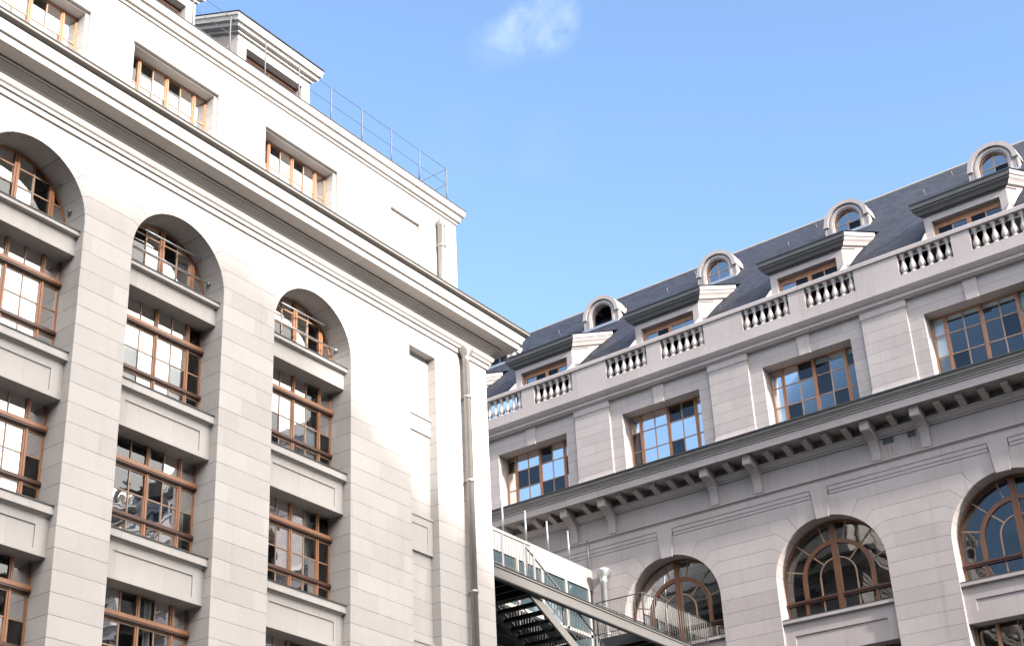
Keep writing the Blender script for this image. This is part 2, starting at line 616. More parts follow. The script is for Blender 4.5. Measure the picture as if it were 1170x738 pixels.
def window_rect(F, root, c, half, z0, z1, d, rows, side=0.52, heavy=None, blinds=(), scale=1.0, room=1.4, curtains=()):
    """casement window: side light, two double casements, side light. rows = z of bars; heavy=[(z0,z1,proj)] transoms"""
    w = 0.055 * scale
    fr = MB(F)
    a0, a1 = c - half, c + half
    fr.box(a0, a0 + w, d, d + .09, z0, z1)
    fr.box(a1 - w, a1, d, d + .09, z0, z1)
    fr.box(a0 + w, a1 - w, d, d + .09, z1 - w, z1)
    fr.box(a0 + w, a1 - w, d, d + .09, z0, z0 + w)
    ms = [c - half + side, c, c + half - side]
    mw = 0.055 * scale
    for m_ in ms:
        fr.box(m_ - mw, m_ + mw, d - .012, d + .08, z0 + w, z1 - w)
        fr.box(m_ - .018, m_ + .018, d - .035, d - .012, z0 + w, z1 - w)
    win = fr.build('window', 'wood', root)
    zz = [z0 + w] + sorted(rows) + [z1 - w]
    hv = MB(F)
    hz = []
    for (h0, h1, pr) in (heavy or []):
        hv.box(a0 + .01, a1 - .01, d - pr, d - .013, h0, h1 - .03)
        hv.box(a0 + .01, a1 - .01, d - pr * .6, d - .013, h1 - .028, h1)
        hv.box(a0 + .01, a1 - .01, d - pr * .5, d - .013, h0 - .03, h0 - .002)
        hz.append((h0, h1))
    if heavy:
        hv.build('transom', 'woodd', win)
        hw_ = MB(F)
        h0, h1, pr = heavy[0]
        hw_.box(a0 + .012, a1 - .012, d - pr - .012, d - pr - .001, h0 + .05, h1 - .005)
        hw_.build('transom', 'wood', win)
    gb = MB(F)
    bw = 0.017 * scale
    edges = [a0 + w] + [v for m_ in ms for v in (m_ - mw, m_ + mw)] + [a1 - w]
    lights = [(edges[i], edges[i + 1]) for i in range(0, len(edges), 2)]
    for i, (x0, x1) in enumerate(lights):
        if i in (1, 2):
            xm = (x0 + x1) / 2
            gb.box(xm - bw, xm + bw, d + .005, d + .05, z0 + w, z1 - w)
        for zr in rows:
            gb.box(x0, x1, d + .008, d + .047, zr - bw, zr + bw)
        # casement rails beside heavy transoms
        for (h0, h1) in hz:
            gb.box(x0 + .0, x1 - .0, d + .004, d + .05, h0 - .075, h0 - .03)
    gb.build('glazing_bar', 'bar', win)
    pn = MB(F)
    for i, (x0, x1) in enumerate(lights):
        cols = [(x0, (x0 + x1) / 2), ((x0 + x1) / 2, x1)] if i in (1, 2) else [(x0, x1)]
        for (y0, y1) in cols:
            for k in range(len(zz) - 1):
                pane_quad(pn, y0, y1, zz[k], zz[k + 1], d + .028)
    pn.build('pane', 'glass', win)
    rm = room_box(F, a0 + .01, a1 - .01, z0 + .01, z1 - .01, d + .1, room, win)
    if curtains:
        bb = MB(F)
        for (t0, t1) in curtains:
            x0, x1 = a0 + (a1 - a0) * t0, a0 + (a1 - a0) * t1
            n = max(3, int((x1 - x0) / .07))
            for k in range(n):
                p, q = x0 + (x1 - x0) * k / n, x0 + (x1 - x0) * (k + 1) / n
                dp, dq = d + .22 + .035 * (k % 2), d + .22 + .035 * ((k + 1) % 2)
                bb.face([(p, dp, z0 + .02), (q, dq, z0 + .02), (q, dq, z1 - .02), (p, dp, z1 - .02)])
        bb.build('curtain', 'curtain', win)
    if blinds:
        bb = MB(F)
        for (i, t0, t1) in blinds:
            x0, x1 = lights[i]
            bb.face([(x0, d + .095, z0 + (z1 - z0) * t0), (x1, d + .095, z0 + (z1 - z0) * t0), (x1, d + .095, z0 + (z1 - z0) * t1), (x0, d + .095, z0 + (z1 - z0) * t1)])
        bb.build('blind', 'blind', win)
    return win


# ================================================================== GROUND
g = MB()
g.face([(-2500, -2500, 0), (2500, -2500, 0), (2500, 2500, 0), (-2500, 2500, 0)])
tag(g.build('ground', 'ground'), kind='structure')

# ================================================================== LEFT RANGE
left = empty('stone_building', (18.6, 24, 0))
left_inv = left.location.copy()


def FLl(a, d, z):
    x, y, zz = FL(a, d, z)
    return (x - left_inv.x, y - left_inv.y, zz)


tag(left, 'pale sunlit stone building with tall arched window bays and a deep overhanging cornice', 'building')
LB = [6.6, 11.15, 15.675, 20.22, 25.165]
LX1 = 33.17
HL, PHL = 0.4963, 10.16
zsL, rL = 20.34, 1.54

m = MB(FLl)
# facade up to the bed mould, with the blind niche cut out of the end bay
def lring(t): return 1.60 + 0.36 * abs(math.sin(t))
arch_wall(m, 3.6, 27.5, 0.0, 22.53, LB, rL, zsL, 0.0, 1.0, HL, PHL, lring)
rect_wall(m, 27.5, LX1, 0.0, 22.53, [(29.31, 30.55, 0.4, 21.92)], 0.0, 0.30, HL, PHL)
V = lambda z: (z - PHL) / HL
# niche back
m.face([(29.31, .30, .4), (30.55, .30, .4), (30.55, .30, 21.92), (29.31, .30, 21.92)], [(29.31, V(.4)), (30.55, V(.4)), (30.55, V(21.92)), (29.31, V(21.92))])
# end walls and back
for x in (3.6, LX1):
    m.face([(x, 0, 0), (x, 20, 0), (x, 20, 22.53), (x, 0, 22.53)], [(0, V(0)), (20, V(0)), (20, V(22.53)), (0, V(22.53))])
m.face([(3.6, 20, 0), (LX1, 20, 0), (LX1, 20, 28), (3.6, 20, 28)], [(0, V(0)), (30, V(0)), (30, V(28)), (0, V(28))])
m.build('wall', 'lj', left)

# plain windows in the side wall, towards the gap
for j in range(6):
    for i in range(4):
        y, z = 2.0 + 4.3 * i, 3.2 + 3.76 * j
        q = MB(FLl)
        q.box(LX1 + .002, LX1 + .06, y - .08, y + 1.98, z - .08, z + 2.28)
        f_ = q.build('side_window', 'wood', left)
        q = MB(FLl)
        for k in range(3):
            for l in range(3):
                q.box(LX1 + .061, LX1 + .066, y + .03 + .65 * k, y + .58 + .65 * k, z + .03 + .74 * l, z + .70 + .74 * l)
        q.build('pane', 'teal', f_)

# niche panels: little sill and spandrel per storey
for zt, zb in ((19.83, 19.33), (16.60, 15.52), (12.84, 11.76), (9.08, 8.0)):
    m = MB(FLl)
    m.box(29.313, 30.547, .245, .298, zb, zt)
    m.box(29.313, 30.547, .20, .298, zt, zt + .07)
    if zt - zb > .6:
        for (x0, x1, y0, y1) in ((29.313, 29.43, zb + .003, zt - .003), (30.30, 30.547, zb + .003, zt - .003), (29.43, 30.30, zt - .24, zt - .003), (29.43, 30.30, zb + .003, zb + .12)):
            m.box(x0, x1, .225, .244, y0, y1)
    m.build('blind_panel', 'lp', left)

# spandrels, sills
spans = [(19.50, 20.10), (15.72, 16.86), (11.96, 13.10), (8.20, 9.34), (4.44, 5.58)]
for c in LB:
    for i, (zb, zt) in enumerate(spans):
        s_ = MB(FLl)
        a0, a1 = c - rL + .002, c + rL - .002
        if i == 0:
            s_.box(a0, a1, .27, .95, zb, zt - .12)
        else:
            s_.box(a0, a1, .30, .95, zb, zt - .24)
            f0, f1, y0, y1 = a0 + .34, a1 - .34, zb + .14, zt - .46
            for q in ((a0, f0, zb + .002, zt - .242), (f1, a1, zb + .002, zt - .242), (f0, f1, y1, zt - .242), (f0, f1, zb + .002, y0)):
                s_.box(q[0], q[1], .272, .299, q[2], q[3])
        sp = s_.build('spandrel', 'lp', left)
        s_ = MB(FLl)
        if i == 0:
            s_.side([(.14, zt - .10), (.14, zt), (.95, zt + .05), (.95, zt - .118), (.20, zt - .118)], a0 + .001, a1 - .001)
        else:
            s_.side([(.14, zt - .19), (.14, zt), (.95, zt + .12), (.95, zt - .238), (.27, zt - .238), (.24, zt - .20)], a0 + .001, a1 - .001)
        si = s_.build('sill', 'lp', sp)
        s_ = MB(FLl)
        top = zt + (.05 if i == 0 else .12)
        s_.side([(.12, zt - .004), (.12, zt + .030), (.70, top + .012), (.70, top + .004), (.14, zt + .002)], a0 + .004, a1 - .004)
        s_.build('flashing', 'flash', sp)

# windows of the lower storeys
def lwin(c, zh, bl=(), cu=()):
    window_rect(FLl, left, c, 1.535, zh - 2.52, zh + .06, .75, [zh - 1.34], .50,
                heavy=[(zh - .70, zh - .55, .09), (zh - 1.98, zh - 1.88, .07)], blinds=bl, curtains=cu)


lwin(15.675, 19.5, ((1, 0.0, .5),))
lwin(15.675, 15.72, (), ((.70, .83),))
lwin(15.675, 11.96)
lwin(20.22, 19.5, ((1, .0, .72), (2, .0, .72)))
lwin(20.22, 15.72, (), ((.52, .60), (.86, .96)))
lwin(20.22, 11.96, (), ((.18, .30), (.62, .70)))
lwin(25.165, 19.5, ((2, .0, .5),))
lwin(25.165, 15.72, (), ((.17, .27), (.72, .83)))
lwin(25.165, 11.96)
for c in (6.6, 11.15):
    for zh in (19.5, 15.72, 11.96, 8.2, 4.44):
        lwin(c, zh)
for c in (15.675, 20.22, 25.165):
    for zh in (8.2, 4.44):
        lwin(c, zh)

# half-round windows under the arches
for c in LB:
    d = .74
    fr = MB(FLl)
    z0 = 20.08
    fr.ring(c, zsL, rL - .07, rL + .02, d, d + .09)
    for sg in (-1, 1):
        fr.box(min(c + sg * (rL + .0), c + sg * (rL - .07)), max(c + sg * rL, c + sg * (rL - .07)), d, d + .09, z0, zsL)
    for off in (-1.05, 0, 1.05):
        t = zsL + math.sqrt(max(0, (rL - .05) ** 2 - off * off))
        fr.box(c + off - .075, c + off + .075, d - .02, d + .08, z0, t)
        fr.box(c + off - .02, c + off + .02, d - .045, d - .02, z0, t)
    win = fr.build('arched_window', 'wood', left)
    gb = MB(FLl)
    for off in (-.52, .52):
        t = zsL + math.sqrt((rL - .05) ** 2 - off * off)
        gb.box(c + off - .022, c + off + .022, d + .005, d + .05, z0, t)
    for zr in (20.97, 21.45):
        hw = math.sqrt((rL - .05) ** 2 - (zr - zsL) ** 2)
        gb.box(c - hw, c + hw, d + .008, d + .047, zr - .02, zr + .02)
    gb.build('glazing_bar', 'bar', win)
    pn = MB(FLl)
    xs = [-1.5, -1.05, -.52, 0, .52, 1.05, 1.5]
    for i in range(6):
        for (y0, y1) in ((z0, 20.97), (20.97, 21.95)):
            x0, x1 = xs[i], xs[i + 1]
            if y1 > 21:
                hi = zsL + math.sqrt(max(.01, (rL - .02) ** 2 - min(abs(x0), abs(x1)) ** 2))
                y1 = max(y0 + .02, min(y1, hi))
            pane_quad(pn, c + x0, c + x1, y0, y1, d + .03)
    pn.build('pane', 'glass', win)
    room_box(FLl, c - 1.5, c + 1.5, z0, 21.9, d + .12, 1.4, win)

# guard rails (the first of the three arches in view has only the end knobs left)
for c in (11.15, 15.675, 20.22, 25.165):
    gr = MB(FLl)
    for zr in (21.41, 20.80):
        hw = math.sqrt(rL ** 2 - max(0, zr - zsL) ** 2)
        if c != 15.675:
            gr.bar((c - hw, .5, zr), (c + hw, .5, zr), .045, n=8)
        for sg in (-1, 1):
            gr.bar((c + sg * hw, .5, zr), (c + sg * (hw - .07), .5, zr), .10, n=8)
            gr.bar((c + sg * (hw - .03), .5, zr), (c + sg * (hw - .03), .60, zr - .05), .035, n=6)
    gr.build('guard_rail' if c != 15.675 else 'rail_bracket', 'steel' if c == 15.675 else 'zinc', left, True)

# main cornice
prof = [(.02, 22.53), (-.06, 22.53), (-.06, 22.69), (-.12, 22.69), (-.12, 22.77), (-.17, 22.80), (-.205, 22.86), (-.205, 22.93),
        (-.06, 22.96), (-.06, 23.04), (-.16, 23.05), (-.16, 23.10), (-.26, 23.19), (-.30, 23.20), (-.30, 23.225), (-.37, 23.225), (-.36, 23.285), (-.40, 23.27),
        (-.80, 23.27), (-.80, 23.47), (-.87, 23.475), (-.87, 23.52), (-.89, 23.58), (-.94, 23.66), (-.95, 23.70), (-.90, 23.76), (.60, 23.93), (.60, 22.60)]
m = MB(FLl)
n_ = len(prof)
a0, a1 = 3.6, LX1
m.sweep(prof, a0, a1, 0, 1, False)
# return along the side wall (towards +Y): mirror of profile on the X axis
rp = [(a1 - dd, dd, z) for dd, z in prof]
rq = [(a1 - dd, 20.0, z) for dd, z in prof]
for i in range(n_):
    j = (i + 1) % n_
    m.face([rp[i], rp[j], rq[j], rq[i]])
m.build('cornice', 'lp', left)
m = MB(FLl)
gp = [(-.90, 23.775), (-1.06, 23.79), (-1.06, 23.865), (-.99, 23.885), (.58, 24.04), (.58, 23.95), (-.94, 23.79)]
m.sweep(gp, a0, a1, 0, 1, False)
for i in range(len(gp)):
    j = (i + 1) % len(gp)
    P = lambda q, y: (a1 - q[0], y, q[1])
    m.face([P(gp[i], gp[i][0]), P(gp[j], gp[j][0]), P(gp[j], 20), P(gp[i], 20)])
m.build('gutter', 'lead', left)
m = MB(FLl)
m.sweep([(-1.062, 23.866), (-1.08, 23.866), (-1.08, 23.905), (-.96, 23.925), (-.96, 23.897)], a0, a1, 0, 1, False)
m.face([(a1 + 1.08, -1.08, 23.866), (a1 + 1.08, 20, 23.866), (a1 + 1.08, 20, 23.905), (a1 + 1.08, -1.08, 23.905)])
m.face([(a1 + 1.08, -1.08, 23.905), (a1 + 1.08, 20, 23.905), (a1 + .96, 20, 23.925), (a1 + .96, -.96, 23.925)])
m.build('flashing', 'flash', left)
# moulding strings under the cornice

# attic storey
AX1 = LX1 - .58
holes = [(c - 1.55, c + 1.55, 24.85, 27.02) for c in LB] + [(29.22, 30.66, 24.85, 27.05)]
m = MB(FLl)
rect_wall(m, 3.6, AX1, 23.9, 28.0, holes, .58, .68, HL, 23.95)
VA = lambda z: (z - 23.95) / HL
holes2 = []
for (h0, h1, y0, y1) in holes[:-1]:
    # front strip of the reveal, then the deep reveal
    rect_wall(m, h0, h1, y0, y1, [(h0 + .10, h1 - .10, y0 + .02, y1 - .05)], .68, 1.10, HL, 23.95)
h0, h1, y0, y1 = holes[-1]
m.face([(h0, .68, y0), (h1, .68, y0), (h1, .68, y1), (h0, .68, y1)], [(h0, VA(y0)), (h1, VA(y0)), (h1, VA(y1)), (h0, VA(y1))])
m.face([(AX1, .58, 23.9), (AX1, 20, 23.9), (AX1, 20, 28.0), (AX1, .58, 28.0)], [(0, VA(23.9)), (20, VA(23.9)), (20, VA(28)), (0, VA(28))])
m.build('attic_wall', 'lj', left)
for c in LB:
    window_rect(FLl, left, c, 1.45, 24.87, 26.97, 1.0, [26.12, 25.35], .46, blinds=((1, 0, .85), (2, 0, .85)) if c != 20.22 else ((1, 0, .8), (2, 0, .8)))

uprof = [(.60, 27.96), (.53, 27.96), (.53, 28.05), (.455, 28.06), (.455, 28.16), (.43, 28.22), (.40, 28.26), (.345, 28.27), (.345, 28.36), (.325, 28.45), (.325, 28.49), (1.4, 28.55), (1.4, 27.96)]
m = MB(FLl)
m.sweep(uprof, a0, LX1, 0, 1, False)
for i in range(len(uprof)):
    j = (i + 1) % len(uprof)
    P = lambda q, y: (LX1 - q[0], y, q[1])
    m.face([P(uprof[i], uprof[i][0]), P(uprof[j], uprof[j][0]), P(uprof[j], 20), P(uprof[i], 20)])
m.build('parapet_cornice', 'lp', left)
m = MB(FLl)
m.sweep([(.30, 28.493), (.30, 28.52), (.9, 28.56), (.9, 28.548), (.33, 28.496)], a0, LX1, 0, 1, False)
m.build('flashing', 'flash', left)

# roof slopes behind the parapet
m = MB(FLl)


def sl(m, pts, duv):
    m.face(pts, duv)


yr, zr = 7.0, 33.6
m.face([(3.6, 1.35, 28.56), (32.2, 1.35, 28.56), (29.0, yr, zr), (3.6, yr, zr)], [(0, 0), (29, 0), (27, 7), (0, 7)])
m.face([(32.2, 1.35, 28.56), (32.2, 19.5, 28.56), (29.0, 13.5, zr), (29.0, yr, zr)], [(0, 0), (18, 0), (12, 6), (5, 6)])
m.face([(3.6, 19.5, 28.56), (3.6, 13.5, zr), (29.0, 13.5, zr), (32.2, 19.5, 28.56)], [(0, 0), (0, 7), (25, 7), (29, 0)])
m.face([(3.6, yr, zr), (29, yr, zr), (29, 13.5, zr), (3.6, 13.5, zr)], [(0, 0), (25, 0), (25, 6), (0, 6)])
m.face([(3.6, .9, 28.555), (32.3, .9, 28.555), (32.2, 1.35, 28.56), (3.6, 1.35, 28.56)])
m.build('roof', 'slate', left)

# drainpipes on the end bay
m = MB(FLl)
pc, pd = 31.87, -.20
m.lathe([(0, 0.3), (.11, 0.3), (.11, 22.25)], pc, pd, 14)
m.lathe([(.11, 22.25), (.145, 22.29), (.13, 22.34), (.14, 22.42), (.24, 22.60), (.24, 22.68), (.21, 22.70), (0, 22.70)], pc, pd, 14)
for z in (3, 6, 9, 12, 14.7, 18.2, 21):
    m.lathe([(.11, z - .05), (.132, z - .045), (.132, z + .045), (.11, z + .05)], pc, pd, 14)
    m.box(pc - .03, pc + .03, pd + .1, .001, z - .02, z + .02)
m.build('drainpipe', 'pipe', left, True)
m = MB(FLl)
pc2 = 31.6
m.lathe([(.125, 23.93), (.125, 27.35)], pc2, .43, 14)
m.lathe([(.125, 27.35), (.15, 27.38), (.14, 27.55), (.10, 27.64), (0, 27.68)], pc2, .43, 14)
for z in (24.6, 26.6):
    m.lathe([(.125, z - .05), (.148, z - .045), (.148, z + .045), (.125, z + .05)], pc2, .43, 14)
m.build('drainpipe', 'pipe', left, True)

# roof-edge railing
px = [32.22 - 1.445 * k for k in range(20)]
rl = MB(FLl)
rl.bar((px[-1], .62, 30.05), (px[0], .62, 30.05), .018, n=6)
rail = rl.build('roof_railing', 'rail', left, True)
rl = MB(FLl)
rl.bar((px[0], .62, 28.50), (px[0], .62, 30.06), .045, n=8)
post0 = rl.build('post', 'rail', rail, True)
for k, x in enumerate(px[1:]):
    cp = post0.copy(); COL.objects.link(cp); cp.parent = rail
    cp.location = (x - px[0], 0, 0)
rl = MB(FLl)
for z in (30.051, 29.42):
    if z < 30:
        rl.bar((px[-1], .62, z), (px[0], .62, z), .016, n=6)
    rl.bar((px[0], .62, z), (px[0], 6.0, z), .022, n=6)
rl.bar((px[1], .62, 30.03), (px[0] - .45, 1.5, 28.6), .016, n=6)
rl.bar((px[0] - .03, .9, 29.4), (px[0] - 1.1, .8, 28.6), .016, n=6)
for y in (2.2, 4.0, 6.0):
    rl.bar((px[0], y, 28.5), (px[0], y, 30.06), .04, n=8)
rl.build('wire', 'rail', rail, True)

# shed dormers on the left roof
for c in (11.15, 15.675, 20.22, 25.19):
    m = MB(FLl)
    h_ = 1.60
    zf0, zf1 = 28.3, 31.2
    d0 = 1.9
    # front with opening
    rect_wall(m, c - h_, c + h_, zf0, zf1, [(c - 1.24, c + 1.24, 29.2, 30.78)], d0, d0 + .35, 10, 0.5)
    for sg in (-1, 1):
        x = c + sg * h_
        m.face([(x, d0, zf0), (x, d0, zf1), (x, d0 + 4.2, zf1 + 4.2 * .46), (x, d0 + 4.2, zf0 + 2.0)])
    dm = m.build('dormer', 'lp', left)
    e = MB(FLl)
    pf = [(d0 + .05, zf1 - .10), (d0 - .08, zf1 - .10), (d0 - .08, zf1 - .02), (d0 - .20, zf1), (d0 - .22, zf1 + .12), (d0 - .29, zf1 + .13), (d0 - .29, zf1 + .26), (d0 - .32, zf1 + .30), (d0 - .32, zf1 + .40), (d0 + .05, zf1 + .42)]
    o2 = c + h_
    o1 = c - h_
    e.sweep([(dd - d0, z) for dd, z in pf], 0, 0, 0, 0, False) if False else None
    A = [(o1 + (dd - d0) * 1.0, dd, z) for dd, z in pf]
    B = [(o2 - (dd - d0) * 1.0, dd, z) for dd, z in pf]
    for i in range(len(pf)):
        j = (i + 1) % len(pf)
        e.face([A[i], B[i], B[j], A[j]])
    for sg, E0 in ((-1, A), (1, B)):
        E1 = [(p[0], d0 + 4.0, p[2] + (4.0 - (p[1] - d0)) * .46) for p in E0]
        for i in range(len(pf)):
            j = (i + 1) % len(pf)
            e.face([E0[i], E1[i], E1[j], E0[j]])
    e.build('eaves_moulding', 'lp', dm)
    e = MB(FLl)
    zt = zf1 + .43
    e.face([(c - h_ - .33, d0 - .34, zt), (c + h_ + .33, d0 - .34, zt), (c + h_ + .33, d0 + 4.4, zt + 4.77 * .46), (c - h_ - .33, d0 + 4.4, zt + 4.77 * .46)])
    e.box(c - h_ - .33, c + h_ + .33, d0 - .355, d0 - .342, zt - .05, zt - .001)
    e.build('roof', 'slate', dm)
    w_ = MB(FLl)
    w_.box(c - 1.23, c + 1.23, d0 + .25, d0 + .33, 30.62, 30.775)
    for x in (-1.2, 0, 1.2):
        w_.box(c + x - .05, c + x + .05, d0 + .25, d0 + .33, 29.21, 30.62)
    w_.build('window_frame', 'woodd', dm)
    w_ = MB(FLl)
    for x0, x1 in ((-1.15, -.05), (.05, 1.15)):
        pane_quad(w_, c + x0, c + x1, 29.21, 30.62, d0 + .29)
    w_.build('pane', 'glass', dm)
    room_box(FLl, c - 1.2, c + 1.2, 29.22, 30.76, d0 + .36, 1.4, dm)

# ================================================================== RIGHT RANGE
right = empty('stone_building', (XR, 18, 0))
right_loc = right.location.copy()


def FRl(a, d, z):
    x, y, zz = FR(a, d, z)
    return (x - right_loc.x, y - right_loc.y, zz)


tag(right, 'shaded stone building with slate mansard roof, round dormers, balustrade and large arched windows', 'building')
PIT, C0 = 5.455, 16.42
KS = list(range(-6, 4))
CC = [C0 + k * PIT for k in KS]
U0, U1 = CC[0] - PIT / 2, CC[-1] + PIT / 2
HR, PHR = 0.44, 13.37
zsR, rR = 15.77, 1.765


def rring(t): return 1.83 + 0.56 * abs(math.sin(t))


m = MB(FRl)
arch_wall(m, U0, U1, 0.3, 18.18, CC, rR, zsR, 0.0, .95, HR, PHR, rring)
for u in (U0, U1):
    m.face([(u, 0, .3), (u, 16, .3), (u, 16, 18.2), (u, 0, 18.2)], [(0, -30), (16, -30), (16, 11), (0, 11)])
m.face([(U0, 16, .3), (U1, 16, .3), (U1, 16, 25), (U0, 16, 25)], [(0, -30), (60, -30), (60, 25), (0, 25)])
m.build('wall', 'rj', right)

# architrave fasciae above the arches, broken by keystones
m = MB(FRl)
for i in range(len(CC) + 1):
    u0 = U0 if i == 0 else CC[i - 1] + .30
    u1 = U1 if i == len(CC) else CC[i] - .30
    m.box(u0, u1, -.018, .05, 18.18, 18.288)
    m.box(u0, u1, -.036, .05, 18.29, 18.428)
m.box(U0, U1, -.056, .05, 18.43, 18.66)
m.side([(.05, 18.662), (-.06, 18.662), (-.10, 18.70), (-.13, 18.71), (-.13, 18.75), (.05, 18.77)], U0, U1)
m.box(U0, U1, 0.0, .55, 18.771, 19.94)
m.side([(.0, 19.46), (-.06, 19.46), (-.06, 19.50), (-.12, 19.53), (-.15, 19.57), (-.15, 19.60), (-.20, 19.64), (-.20, 19.69), (.0, 19.69)], U0, U1)
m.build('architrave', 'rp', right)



def along(obj, us):
    """a part built at u = 0 takes the first place, copies of it the others"""
    for i, u in enumerate(us):
        o = obj
        if i:
            o = obj.copy()
            COL.objects.link(o)
            o.parent = obj.parent
        o.location = (0, U * u, 0)


m = MB(FRl)
m.prism([(-.195, 17.47), (.195, 17.47), (.285, 18.428), (-.285, 18.428)], -.056, .12)
along(m.build('keystone', 'rp', right), CC)

# main cornice
rprof = [(.0, 19.93), (-.81, 19.93), (-.81, 19.905), (-.85, 19.905), (-.85, 20.16), (-.89, 20.17), (-.89, 20.21), (.6, 20.30), (.6, 19.93)]
m = MB(FRl)
m.sweep(rprof, U0 - .02, U1 + .02)
m.build('cornice', 'rp', right)
m = MB(FRl)
m.sweep([(-.80, 20.215), (-.92, 20.225), (-.92, 20.27), (-.955, 20.31), (-.96, 20.345), (-1.0, 20.36), (-1.0, 20.43), (-1.03, 20.44), (-1.03, 20.48), (.6, 20.86), (.6, 20.31)], U0 - .02, U1 + .02)
m.build('lead_capping', 'lead', right)
m = MB(FRl)
m.sweep([(-1.035, 20.46), (-1.06, 20.46), (-1.06, 20.495), (-.9, 20.53), (-.9, 20.52)], U0 - .03, U1 + .03)
m.build('flashing', 'flash', right)

# console brackets and modillions
cons = MB(FRl)
cpts = [(0.0, 18.79), (-.10, 18.79), (-.10, 19.10), (-.13, 19.25), (-.22, 19.40), (-.38, 19.52), (-.55, 19.58), (-.68, 19.60), (-.70, 19.63), (-.70, 19.86), (-.74, 19.88), (-.74, 19.925), (0.0, 19.925)]
cons.side(cpts, -.14, .14)
c_proto = None
m_proto = None
for k, c in zip(KS, CC):
    pil = c + PIT / 2
    for off in (-.77, .77):
        if c_proto is None:
            c_proto = cons.build('console', 'rp', right)
            base = c_proto
            base.location = (0, U * (pil + off), 0)
        else:
            cp = c_proto.copy(); COL.objects.link(cp); cp.parent = right
            cp.location = (0, U * (pil + off), 0)
    mods = [pil] + [c + x for x in (-1.30, -.65, 0, .65, 1.30)]
    for u in mods:
        if m_proto is None:
            mm = MB(FRl)
            mm.side([(-.2, 19.66), (-.60, 19.80), (-.64, 19.80), (-.64, 19.925), (-.2, 19.925)], -.10, .10)
            m_proto = mm.build('modillion', 'rp', right)
            m_proto.location = (0, U * u, 0)
        else:
            cp = m_proto.copy(); COL.objects.link(cp); cp.parent = right
            cp.location = (0, U * u, 0)
# dark vent slots with rusty runs between one pair of consoles
pz = C0 - PIT / 2
for a, w in ((pz - .36, .12), (pz + .36, .17)):
    m = MB(FRl)
    m.box(a - w, a + w, -.012, .004, 19.27, 19.455)
    m.build('vent_slot', 'flash', right)
for a, w, zb in ((pz - .42, .010, 18.82), (pz - .31, .014, 18.82), (pz + .28, .013, 18.90), (pz + .42, .009, 18.82), (pz - .47, .006, 18.82)):
    m = MB(FRl)
    m.box(a - w, a + w, -.004, .002, zb, 19.27)
    m.build('rust_stain', 'rust', right)

# arched windows of the right range
sp_proto = None


